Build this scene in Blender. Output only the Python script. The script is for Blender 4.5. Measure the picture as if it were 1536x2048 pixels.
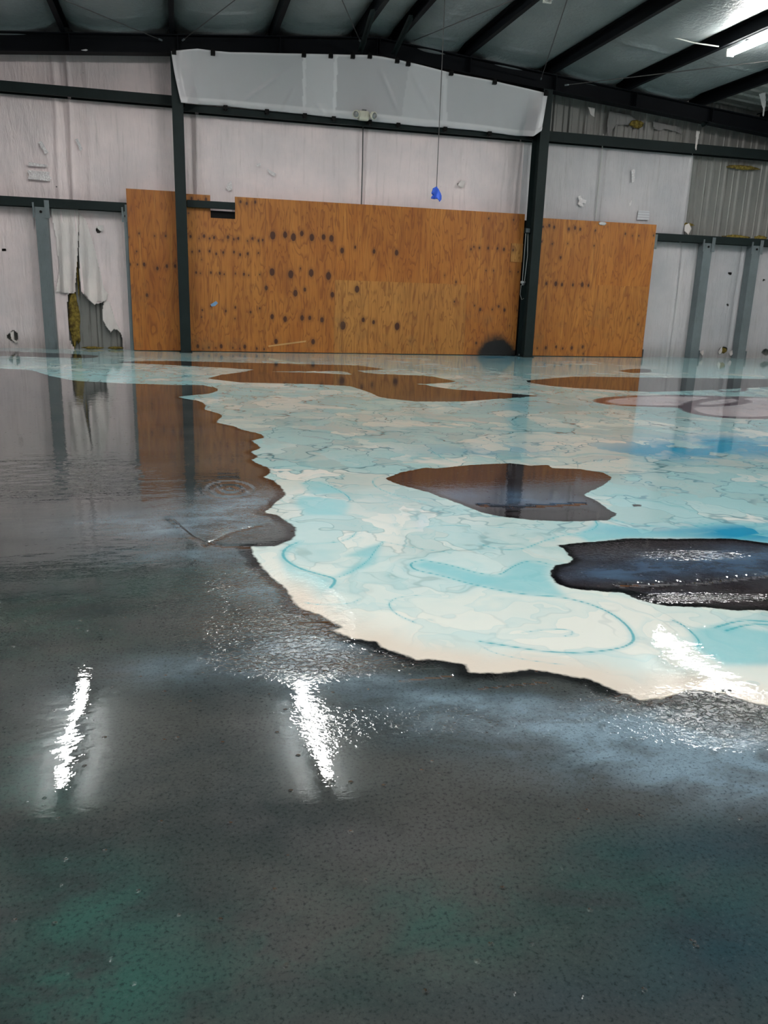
import bpy, bmesh, math, random
import numpy as np
from mathutils import Vector, Matrix, noise as mnoise
sc = bpy.context.scene
for o in list(bpy.data.objects): bpy.data.objects.remove(o)

# ------------------------------------------------------------------ camera
FPX, PITCH, YAW, ROLL, DIST, HGT = 1591.8, .262999, .253946, .0312774, 14.055, .96
fw = np.array([math.sin(YAW)*math.cos(PITCH), math.cos(YAW)*math.cos(PITCH), -math.sin(PITCH)])
r0 = np.array([math.cos(YAW), -math.sin(YAW), 0.]); u0 = np.cross(r0, fw)
rt = math.cos(ROLL)*r0 + math.sin(ROLL)*u0; up = -math.sin(ROLL)*r0 + math.cos(ROLL)*u0
CAM = np.array([0., -DIST, HGT])
cd = bpy.data.cameras.new('camera'); cam = bpy.data.objects.new('camera', cd); sc.collection.objects.link(cam)
cd.sensor_fit = 'VERTICAL'; cd.sensor_height = 36; cd.lens = FPX*36/2048; cd.clip_end = 200; cd.clip_start = .02
cam.matrix_world = Matrix(((rt[0], up[0], -fw[0], CAM[0]), (rt[1], up[1], -fw[1], CAM[1]), (rt[2], up[2], -fw[2], CAM[2]), (0, 0, 0, 1)))
sc.camera = cam
# ------------------------------------------------------------------ world, exposure, lamp power
w = bpy.data.worlds.new('world'); sc.world = w; w.use_nodes = True
w.node_tree.nodes['Background'].inputs[0].default_value = (.6, .7, .8, 1); w.node_tree.nodes['Background'].inputs[1].default_value = .05
sc.view_settings.view_transform = 'Standard'; sc.view_settings.look = 'None'; sc.view_settings.gamma = 1
sc.view_settings.use_curve_mapping = False; sc.view_settings.exposure = 1.55
TUBE = 47.0      # emission strength of a lit fluorescent tube

rnd = random.Random(5)
# ------------------------------------------------------------------ measuring helpers (survey of the place from photo points)
def ray(x, y): return fw*FPX + rt*(x-768) - up*(y-1024)
def W_(x, y, yy=0.):
    d = ray(x, y); t = (yy-CAM[1])/d[1]; return CAM + t*d
def Z_(x, y, z=0.):
    d = ray(x, y); t = (z-CAM[2])/d[2]; return CAM + t*d

# ------------------------------------------------------------------ material helpers
class NT:
    def __init__(s, name):
        s.m = bpy.data.materials.new(name); s.m.use_nodes = True; s.t = s.m.node_tree
        s.b = s.t.nodes['Principled BSDF']; s.out = s.t.nodes['Material Output']
    def n(s, typ, **k):
        nd = s.t.nodes.new(typ)
        for a, v in k.items(): setattr(nd, a, v)
        return nd
    def l(s, a, b): s.t.links.new(a, b)
    def put(s, sock, v):
        if v is None: return
        if isinstance(v, bpy.types.NodeSocket): s.l(v, sock)
        else:
            if isinstance(v, (tuple, list)) and len(v) == 3 and len(sock.default_value) == 4: v = (*v, 1)
            sock.default_value = v
    def pos(s): return s.n('ShaderNodeNewGeometry').outputs['Position']
    def attr(s, name):
        return s.n('ShaderNodeAttribute', attribute_name=name).outputs['Fac']
    def math(s, op, a, b=None, c=None, clamp=False):
        nd = s.n('ShaderNodeMath', operation=op, use_clamp=clamp)
        s.put(nd.inputs[0], a); s.put(nd.inputs[1], b); s.put(nd.inputs[2], c); return nd.outputs[0]
    def vmath(s, op, a, b=None):
        nd = s.n('ShaderNodeVectorMath', operation=op); s.put(nd.inputs[0], a); s.put(nd.inputs[1], b); return nd.outputs[0]
    def ss(s, v, a, b, lo=0., hi=1.):
        nd = s.n('ShaderNodeMapRange', interpolation_type='SMOOTHSTEP')
        s.put(nd.inputs[0], v); s.put(nd.inputs[1], a); s.put(nd.inputs[2], b); s.put(nd.inputs[3], lo); s.put(nd.inputs[4], hi); return nd.outputs[0]
    def mix(s, f, a, b, blend='MIX'):
        nd = s.n('ShaderNodeMix', data_type='RGBA', blend_type=blend)
        s.put(nd.inputs[0], f); s.put(nd.inputs[6], a); s.put(nd.inputs[7], b); return nd.outputs[2]
    def noise(s, vec, scale, detail=3, rough=.5, dist=0., col=False):
        nd = s.n('ShaderNodeTexNoise'); s.put(nd.inputs['Vector'], vec)
        nd.inputs['Scale'].default_value = scale; nd.inputs['Detail'].default_value = detail
        nd.inputs['Roughness'].default_value = rough; nd.inputs['Distortion'].default_value = dist
        return nd.outputs['Color' if col else 'Fac']
    def vor(s, vec, scale, feature='F1', out='Distance'):
        nd = s.n('ShaderNodeTexVoronoi', feature=feature); s.put(nd.inputs['Vector'], vec); nd.inputs['Scale'].default_value = scale
        return nd.outputs[out]
    def bump(s, h, strength=.3, dist=.01, normal=None):
        nd = s.n('ShaderNodeBump'); s.put(nd.inputs['Strength'], strength); nd.inputs['Distance'].default_value = dist
        s.put(nd.inputs['Height'], h); s.put(nd.inputs['Normal'], normal); return nd.outputs[0]
    def set(s, **k):
        for a, v in k.items(): s.put(s.b.inputs[a.replace('_', ' ')], v)
        return s.m
def scaled(t, v, sx, sy, sz): return t.vmath('MULTIPLY', v, (sx, sy, sz))

def m_paint(name, col, rough=.5, var=.35, metal=0., dirt=(.02, .017, .014), spec=.5):
    t = NT(name); p = t.pos()
    n1 = t.noise(p, 3, 4, .6); n2 = t.noise(scaled(t, p, 14, 14, 2.), 3, 3, .6)
    c = t.mix(t.ss(n1, .3, .75), col, tuple(x*(1+var) for x in col)); c = t.mix(t.math('MULTIPLY', t.ss(n2, .55, .8), .35), c, dirt)
    return t.set(Base_Color=c, Roughness=rough, Metallic=metal, Normal=t.bump(n2, .1, .004), Specular_IOR_Level=spec)
M_steel = m_paint('dark_primed_steel', (.0085, .0155, .0155), .6, .3, 0, (.008, .008, .007), .2)
M_roofsteel = m_paint('blue_black_roof_steel', (.0035, .0046, .0065), .65, .3, 0, (.003, .003, .003), .12)
M_galv = m_paint('galvanised_steel', (.13, .155, .165), .5, .25, 0, (.03, .03, .03), .3)
M_black = m_paint('black_plastic', (.002, .002, .002), .6, .3, 0, (.001, .001, .001), .15)
M_white = m_paint('white_enamel', (.75, .75, .70), .35, .05)
M_cream = m_paint('cream_plastic', (.62, .60, .50), .35, .05)
M_chrome = m_paint('lamp_lens', (.35, .36, .36), .12, .1, .6)
M_pvc = m_paint('grey_white_pipe', (.5, .5, .48), .4, .1)
M_blue = m_paint('blue_masking_tape', (.012, .075, .50), .6, .3, 0, (.005, .03, .2))
M_wire = m_paint('grey_wire', (.045, .045, .045), .5)
M_glove = m_paint('pale_tape_paper', (.55, .55, .56), .4, .1)
M_tan = m_paint('bare_wood', (.50, .30, .12), .6)
M_paleblue = m_paint('pale_blue_tape', (.16, .30, .50), .6)

def m_vinyl(name, col, dirt_amt=.5, rough=.42, tintscale=1.):
    t = NT(name); p = t.pos()
    n = t.noise(p, .8, 4, .6); st = t.noise(scaled(t, p, 7, 7, .5), 2.2, 4, .62); sp = t.noise(p, 26, 3, .6)
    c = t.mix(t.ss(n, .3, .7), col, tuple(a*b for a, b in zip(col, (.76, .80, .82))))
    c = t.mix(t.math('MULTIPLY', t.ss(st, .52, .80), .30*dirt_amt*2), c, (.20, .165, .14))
    z = t.n('ShaderNodeSeparateXYZ'); t.l(p, z.inputs[0])
    low = t.ss(z.outputs['Z'], .35, .0)
    c = t.mix(t.math('MULTIPLY', low, t.math('MULTIPLY', st, .8)), c, (.13, .10, .08))
    c = t.mix(t.math('MULTIPLY', t.ss(sp, .70, .76), .55*dirt_amt*2), c, (.10, .075, .06))
    wr = t.noise(scaled(t, p, 5, 5, .9), 3, 5, .6, .6)
    h = t.math('ADD', wr, t.math('MULTIPLY', t.noise(p, 2.2, 3), .8))
    return t.set(Base_Color=c, Roughness=rough, Normal=t.bump(h, .55, .03))
M_vinyl = m_vinyl('wall_vinyl', (.93, .79, .785), .5)
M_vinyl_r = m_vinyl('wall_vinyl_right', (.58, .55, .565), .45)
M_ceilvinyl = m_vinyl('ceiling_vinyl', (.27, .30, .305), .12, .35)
M_shaded = m_vinyl('shaded_vinyl', (.26, .245, .24), .5)  # darker lining copy, shade above the right girt painted into the colour
M_flap = m_vinyl('torn_vinyl', (.84, .76, .73), .3)

def m_metal_sheet():
    t = NT('corrugated_siding'); p = t.pos(); n = t.noise(p, 2, 4, .6); s2 = t.noise(scaled(t, p, 10, 10, .6), 2, 3)
    c = t.mix(n, (.17, .18, .175), (.27, .26, .245)); c = t.mix(t.ss(s2, .55, .75), c, (.12, .11, .10))
    return t.set(Base_Color=c, Roughness=.42, Metallic=.15)
M_sheet = m_metal_sheet()
def m_fibre():
    t = NT('yellow_fibreglass'); p = t.pos(); n = t.noise(p, 22, 5, .7); n2 = t.noise(p, 5, 3)
    c = t.mix(t.ss(n, .3, .7), (.10, .068, .008), (.34, .25, .045)); c = t.mix(t.ss(n2, .55, .7), c, (.07, .04, .012))
    return t.set(Base_Color=c, Roughness=.95, Normal=t.bump(n, .9, .03))
M_fibre = m_fibre()
def m_fluoro(on):
    t = NT('fluorescent_tube_lit' if on else 'fluorescent_tube_unlit')
    if on: return t.set(Base_Color=(.8, .8, .8), Emission_Color=(1., .985, .955), Emission_Strength=TUBE)
    return t.set(Base_Color=(.75, .75, .73), Roughness=.2)
M_on, M_off = m_fluoro(True), m_fluoro(False)

def m_ply():
    t = NT('orange_plywood'); p = t.pos(); tone = t.attr('tone'); kn = t.attr('knot'); soot = t.attr('soot')
    x = t.vmath('ADD', p, t.n('ShaderNodeCombineXYZ').outputs[0])
    off = t.n('ShaderNodeCombineXYZ'); t.l(t.math('MULTIPLY', tone, 37.), off.inputs[1])
    p2 = t.vmath('ADD', p, off.outputs[0])
    g = t.noise(scaled(t, p2, 3.2, 1, .62), 1.35, 3, .5, .35)
    ring = t.math('FRACT', t.math('MULTIPLY', g, 12.))
    line = t.math('MULTIPLY', t.ss(ring, .55, .93), t.ss(ring, 1., .95))
    fine = t.noise(scaled(t, p2, 60, 1, 1.6), 1.5, 4, .6)
    big = t.noise(scaled(t, p2, 2, 1, .8), 1.2, 3, .6)
    c = t.mix(t.ss(big, .3, .72), (.37, .112, .011), (.47, .17, .024))
    c = t.mix(t.math('MULTIPLY', tone, .85), c, (.50, .25, .060))
    c = t.mix(t.math('MULTIPLY', line, .55), c, (.16, .042, .006))
    c = t.mix(t.math('MULTIPLY', t.ss(fine, .48, .72), .45), c, (.17, .05, .008)); st = t.noise(scaled(t, p2, 9, 1, .5), 1.3, 4, .6); c = t.mix(t.math('MULTIPLY', t.ss(st, .50, .72), .5), c, (.20, .055, .007)); c = t.mix(t.math('MULTIPLY', t.ss(st, .42, .28), .4), c, (.62, .29, .06))
    n3 = t.noise(p, 60, 2)
    kk = t.math('ADD', kn, t.math('MULTIPLY', t.math('SUBTRACT', n3, .5), .010))
    c = t.mix(t.ss(kk, .045, .0, 0., .42), c, (.13, .05, .012))
    c = t.mix(t.ss(kk, .006, -.004, 0., .92), c, (.045, .010, .005))
    z = t.n('ShaderNodeSeparateXYZ'); t.l(p, z.inputs[0])
    blot = t.math('MULTIPLY', t.ss(t.noise(p, 3.1, 3, .6), .52, .72), t.ss(z.outputs['Z'], 1.5, .2, 0., .38))
    c = t.mix(blot, c, (.15, .085, .035))
    s2 = t.math('MULTIPLY', soot, t.math('ADD', .35, t.math('MULTIPLY', t.noise(p, 7, 5, .75), 1.1)))
    c = t.mix(t.ss(s2, .12, .75), c, (.006, .006, .006))
    return t.set(Base_Color=c, Roughness=.55, Normal=t.bump(fine, .15, .004))
M_ply = m_ply()
def m_plyedge():
    t = NT('plywood_edge'); p = t.pos()
    return t.set(Base_Color=t.mix(t.noise(scaled(t, p, 90, 90, 1), 1, 2), (.06, .028, .01), (.03, .013, .005)), Roughness=.7)

def m_plastic():
    t = NT('translucent_plastic'); tone = t.attr('tone'); p = t.pos()
    c = t.mix(tone, (.44, .43, .455), (.97, .95, .97))
    n = t.noise(p, 3, 4, .6, .5)
    m = t.set(Base_Color=c, Roughness=.32, Normal=t.bump(n, .35, .02))
    tr = t.n('ShaderNodeBsdfTranslucent'); t.l(c, tr.inputs[0]); mx = t.n('ShaderNodeMixShader'); mx.inputs[0].default_value = .25
    t.l(t.b.outputs[0], mx.inputs[1]); t.l(tr.outputs[0], mx.inputs[2]); t.l(mx.outputs[0], t.out.inputs[0])
    return m
M_plastic = m_plastic()

# ------------------------------------------------------------------ floor material
def m_floor():
    t = NT('poured_resin_floor'); p = t.pos()
    pool, isl, vein, fill, cloud, green, blue, rough, ht, pink, pinkl, crk = [t.attr(a) for a in
        ('pool', 'island', 'vein', 'fill', 'cloud', 'green', 'blue', 'rough', 'ht', 'pink', 'pinkline', 'crack')]
    fn = t.math('SUBTRACT', t.noise(p, 34, 4, .6), .5)
    fn2 = t.math('SUBTRACT', t.noise(p, 9, 3, .6), .5)
    wig = t.math('ADD', t.math('MULTIPLY', fn, .020), t.math('MULTIPLY', fn2, .032))
    pl = t.math('ADD', pool, wig); il = t.math('ADD', isl, wig)
    # --- light pool colour: ink cells and drying rings
    wv = t.vmath('SCALE', t.vmath('SUBTRACT', t.noise(p, 1.1, 4, .62, 0, True), (.5, .5, .5)))
    wv.node.inputs['Scale'].default_value = 1.15
    pw = t.vmath('ADD', p, wv)
    v1 = t.vor(pw, 1.25, 'F1', 'Color'); e1 = t.vor(pw, 1.25, 'DISTANCE_TO_EDGE')
    pw2 = t.vmath('ADD', scaled(t, pw, 1.3, 1, 1), (7.3, 2.1, 0)); v2 = t.vor(pw2, 3.1, 'F1', 'Color'); e2 = t.vor(pw2, 3.1, 'DISTANCE_TO_EDGE')
    s1 = t.n('ShaderNodeSeparateColor'); t.l(v1, s1.inputs[0]); s2 = t.n('ShaderNodeSeparateColor'); t.l(v2, s2.inputs[0])
    big = t.noise(p, .55, 3, .6); mid = t.noise(pw, 2.2, 4, .6)
    f1 = t.math('ADD', t.math('MULTIPLY', s1.outputs[0], .40), t.math('MULTIPLY', s2.outputs[0], .42))
    f1 = t.math('ADD', f1, t.math('MULTIPLY', mid, .55)); f1 = t.math('ADD', f1, t.math('MULTIPLY', t.attr('far'), .10))
    white, aqua, teal = (.84, .87, .81), (.36, .66, .70), (.115, .44, .50)
    c = t.mix(t.math('MULTIPLY', t.ss(f1, .42, .95), t.math('ADD', .40, t.math('MULTIPLY', t.attr('far'), .6))), white, aqua)
    grey = t.math('MULTIPLY', t.ss(s2.outputs[1], .55, .95), .45)
    far = t.attr('far'); grey = t.math('MULTIPLY', grey, far)
    c = t.mix(grey, c, (.36, .46, .44)); c = t.mix(t.math('MULTIPLY', far, t.ss(big, .30, .62, .12, .42)), c, (.30, .42, .41))
    edge1 = t.math('MULTIPLY', t.ss(e1, .085, .0), t.ss(s1.outputs[1], .25, .75)); c = t.mix(t.math('MULTIPLY', edge1, t.math('ADD', .10, t.math('MULTIPLY', far, .32))), c, teal)
    l1 = t.math('MULTIPLY', t.ss(e1, .022, .004), t.ss(t.noise(p, 1.9, 3), .44, .60)); c = t.mix(t.math('MULTIPLY', t.math('MULTIPLY', l1, .85), t.math('ADD', .14, t.math('MULTIPLY', far, .86))), c, (.05, .17, .20))
    l2 = t.math('MULTIPLY', t.ss(e2, .028, .006), t.ss(t.noise(p, 2.7, 3), .40, .54)); c = t.mix(t.math('MULTIPLY', t.math('MULTIPLY', l2, .75), t.math('ADD', .14, t.math('MULTIPLY', far, .86))), c, (.08, .24, .28))
    ringn = t.noise(pw, 1.5, 3, .55, .5); rf = t.math('FRACT', t.math('MULTIPLY', ringn, 7.)); rl = t.math('MULTIPLY', t.ss(rf, .93, .985), t.ss(rf, 1., .992))
    c = t.mix(t.math('MULTIPLY', t.math('MULTIPLY', rl, .40), t.math('ADD', .14, t.math('MULTIPLY', far, .86))), c, (.16, .42, .46))
    c = t.mix(t.math('MULTIPLY', t.ss(rf, .5, .97), .20), c, aqua)
    # traced inks
    c = t.mix(t.math('MULTIPLY', t.ss(fill, .15, .85), t.math('ADD', .35, t.math('MULTIPLY', mid, .9)), clamp=True), c, (.27, .62, .67))
    bz = t.math('MULTIPLY', blue, t.math('ADD', .15, t.ss(t.math('ADD', mid, t.math('MULTIPLY', s2.outputs[2], .5)), .50, .95, 0, 1.0)), clamp=True)
    c = t.mix(bz, c, (.02, .30, .50))
    beige = t.math('MULTIPLY', t.ss(pl, .20, .03), t.attr('near'))
    c = t.mix(beige, c, (.78, .71, .62))
    vv = t.math('ADD', vein, t.math('MULTIPLY', fn, 1.0))
    c = t.mix(t.ss(vv, 1.55, .35, 0., .85), c, (.03, .36, .44))
    c = t.mix(t.ss(vein, 5., 1., 0., .25), c, (.15, .55, .62))
    c = t.mix(t.math('MULTIPLY', t.ss(pink, .0, .02), .8), c, t.mix(mid, (.62, .50, .52), (.42, .30, .36)))
    c = t.mix(t.ss(pinkl, .055, .02), c, (.09, .03, .05))
    # --- dark colour
    pd = scaled(t, p, 1., 1.6, 1)
    d1 = t.noise(pd, 1.3, 5, .6, .3); d2 = t.noise(pd, 5., 5, .65, .4); sp = t.noise(p, 130, 4, .7)
    k = t.mix(t.ss(d1, .35, .65), (.036, .045, .046), (.072, .074, .070))
    k = t.mix(t.math('MULTIPLY', t.ss(t.noise(p, 2.6, 4, .6), .48, .72), .5), k, (.098, .097, .098))
    k = t.mix(t.math('MULTIPLY', green, t.ss(d2, .30, .68), clamp=True), k, (.034, .088, .075))
    k = t.mix(t.math('MULTIPLY', blue, t.math('ADD', .25, t.math('MULTIPLY', d2, .9)), clamp=True), k, (.018, .045, .066))
    cl = t.math('MULTIPLY', cloud, t.math('ADD', .30, t.ss(d2, .30, .72, 0, 1.)), clamp=True)
    k = t.mix(cl, k, (.21, .30, .37))
    k = t.mix(t.math('MULTIPLY', t.ss(sp, .50, .68), .6), k, (.010, .013, .014)); sp2 = t.noise(p, 22, 5, .7, .4); k = t.mix(t.math('MULTIPLY', t.ss(sp2, .50, .72), .22), k, (.012, .016, .016))
    k = t.mix(t.math('MULTIPLY', t.ss(sp, .44, .30), .14), k, (.14, .16, .16))
    k = t.mix(t.ss(crk, 1.2, .3, 0, .85), k, (.006, .008, .01))
    rim = t.ss(t.math('ADD', pl, t.math('MULTIPLY', fn2, .04)), -.060, -.014); k = t.mix(t.math('MULTIPLY', rim, .93), k, (.006, .006, .007))
    # --- islands
    i0 = t.mix(d2, (.020, .016, .018), (.045, .038, .042))
    i0 = t.mix(t.math('MULTIPLY', cl, .9), i0, (.075, .13, .21))
    i0 = t.mix(t.ss(t.math('ADD', crk, t.math('MULTIPLY', fn, 2.)), 1.5, .6, 0, .92), i0, (.003, .003, .004))
    i0 = t.mix(t.ss(il, .05, .015, 0, .9), i0, (.004, .004, .005))
    c = t.mix(t.ss(il, -.004, .006), c, i0)
    pm = t.ss(pl, -.004, .010)
    col = t.mix(pm, k, c)
    # --- surface relief
    h1 = t.math('ADD', t.ss(t.noise(scaled(t, p, 1, 1.3, 1), 52, 2, .5, .6), .46, .62), t.math('MULTIPLY', t.noise(p, 95, 4, .65), .5)); h2 = t.noise(p, 24, 3, .6); h3 = t.noise(scaled(t, p, 1, 2.2, 1), 6., 3, .5)
    b1 = t.bump(t.math('MULTIPLY', h3, 1.), t.math('ADD', .003, t.math('MULTIPLY', t.attr('wave'), .22)), .05)
    b2 = t.bump(h2, t.math('ADD', .006, t.math('MULTIPLY', rough, .08)), .03, b1)
    b3 = t.bump(h1, t.math('ADD', .006, t.math('MULTIPLY', rough, .55)), .006, b2)
    vd = t.vor(p, 32, 'F1', 'Distance'); vc = t.n('ShaderNodeSeparateColor'); t.l(t.vor(p, 32, 'F1', 'Color'), vc.inputs[0])
    dots = t.math('MULTIPLY', t.ss(vd, .20, .0), t.ss(vc.outputs[0], .84, .95))
    b3 = t.bump(t.math('MULTIPLY', dots, t.math('SUBTRACT', 1., t.math('MULTIPLY', pm, .9))), 1., .006, b3)
    b4 = t.bump(ht, 1., 1., b3)
    rr = t.math('ADD', .010, t.math('MULTIPLY', rough, .012))
    return t.set(Base_Color=col, Roughness=rr, Normal=b4, IOR=1.5)
M_floor = m_floor()

# ------------------------------------------------------------------ object helpers
def link(o, parent=None):
    sc.collection.objects.link(o)
    if parent is not None: o.parent = parent; o.matrix_parent_inverse = Matrix.Translation(-Vector(parent.location))
    return o
def tag(o, label=None, cat=None, group=None, kind=None):
    for k, v in (('label', label), ('category', cat), ('group', group), ('kind', kind)):
        if v: o[k] = v
    return o
def mesh(name, verts, faces, mat, parent=None, smooth=False, origin=None):
    verts = np.asarray(verts, float)
    if origin is None:
        origin = np.array([(verts[:, 0].min()+verts[:, 0].max())/2, (verts[:, 1].min()+verts[:, 1].max())/2, verts[:, 2].min()])
    me = bpy.data.meshes.new(name); me.from_pydata((verts-origin).tolist(), [], [list(map(int, f)) for f in faces]); me.update()
    if smooth: me.polygons.foreach_set('use_smooth', [True]*len(me.polygons))
    me.materials.append(mat)
    o = bpy.data.objects.new(name, me); o.location = origin
    return link(o, parent)
def empty(name, loc, **k):
    o = bpy.data.objects.new(name, None); o.location = loc; o.empty_display_size = .1; sc.collection.objects.link(o); return tag(o, **k)
def setattr_f(o, name, arr):
    a = o.data.attributes.new(name, 'FLOAT', 'POINT'); a.data.foreach_set('value', np.asarray(arr, np.float32).ravel())
class MB:
    def __init__(s): s.v = []; s.f = []
    def add(s, v, f):
        b = len(s.v); s.v += [tuple(q) for q in v]; s.f += [[i+b for i in q] for q in f]; return s
    def box(s, a, b):
        (x0, y0, z0), (x1, y1, z1) = a, b
        return s.add([(x0,y0,z0),(x1,y0,z0),(x1,y1,z0),(x0,y1,z0),(x0,y0,z1),(x1,y0,z1),(x1,y1,z1),(x0,y1,z1)],
                     [(0,3,2,1),(4,5,6,7),(0,1,5,4),(1,2,6,5),(2,3,7,6),(3,0,4,7)])
    def sweep(s, prof, A, B, U, V):      # closed profile in (U,V), swept from A to B
        A, B, U, V = map(lambda q: np.array(q, float), (A, B, U, V)); n = len(prof)
        v = [A+U*a+V*b for a, b in prof]+[B+U*a+V*b for a, b in prof]
        f = [(i, (i+1) % n, n+(i+1) % n, n+i) for i in range(n)]
        return s.add(v, f+[tuple(range(n))[::-1], tuple(range(n, 2*n))])
    def tube(s, pts, r, n=8):
        pts = [Vector(q) for q in pts]; rings = []
        for i, q in enumerate(pts):
            d = (pts[min(i+1, len(pts)-1)]-pts[max(i-1, 0)]).normalized(); a = d.orthogonal().normalized() if i == 0 else (rings_a - d*rings_a.dot(d)).normalized()
            rings_a = a; b = d.cross(a); rr = r[i] if isinstance(r, (list, tuple)) else r
            rings.append([q+(a*math.cos(t)+b*math.sin(t))*rr for t in [2*math.pi*k/n for k in range(n)]])
        v = [p for R in rings for p in R]; f = []
        for i in range(len(rings)-1):
            for k in range(n): f.append((i*n+k, i*n+(k+1) % n, (i+1)*n+(k+1) % n, (i+1)*n+k))
        return s.add(v, f+[tuple(range(n))[::-1], tuple((len(rings)-1)*n+k for k in range(n))])
    def build(s, name, mat, parent=None, smooth=False): return mesh(name, s.v, s.f, mat, parent, smooth)
def prof_I(w, d, tf=.012, tw=.008):
    h = d/2; a = w/2; b = tw/2
    return [(-a,-h),(a,-h),(a,-h+tf),(b,-h+tf),(b,h-tf),(a,h-tf),(a,h),(-a,h),(-a,h-tf),(-b,h-tf),(-b,-h+tf),(-a,-h+tf)]
def prof_C(w, d, t=.006, lip=.02):   # web on the -U side
    a = w/2; h = d/2
    return [(-a,-h),(a,-h),(a,-h+lip),(a-t,-h+lip),(a-t,-h+t),(-a+t,-h+t),(-a+t,h-t),(a-t,h-t),(a-t,h-lip),(a,h-lip),(a,h),(-a,h)]
def grid_faces(nx, ny):
    i = np.arange(nx-1)[None, :]+np.arange(ny-1)[:, None]*nx; i = i.ravel()
    return np.stack([i, i+1, i+1+nx, i+nx], 1)
def inpoly(px, py, poly):
    c = np.zeros(px.shape, bool); n = len(poly)
    for i in range(n):
        x0, y0 = poly[i]; x1, y1 = poly[i-1]
        if y0 == y1: continue
        m = ((y0 > py) != (y1 > py)) & (px < (x1-x0)*(py-y0)/(y1-y0)+x0); c ^= m
    return c
def segdist(px, py, pts, closed=False):
    d = np.full(px.shape, 1e9); n = len(pts)
    for i in range(n if closed else n-1):
        ax, ay = pts[i]; bx, by = pts[(i+1) % n]; vx, vy = bx-ax, by-ay; L = vx*vx+vy*vy+1e-12
        t = np.clip(((px-ax)*vx+(py-ay)*vy)/L, 0, 1); d = np.minimum(d, (px-ax-t*vx)**2+(py-ay-t*vy)**2)
    return np.sqrt(d)

# ------------------------------------------------------------------ the shell
XL, XR, YB, RX = -9.0, 15.4, -19.5, 3.2
def zt(x): return 4.88-.083*abs(x-RX)       # top of rafters
def zroof(x): return zt(x)+.26
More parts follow.
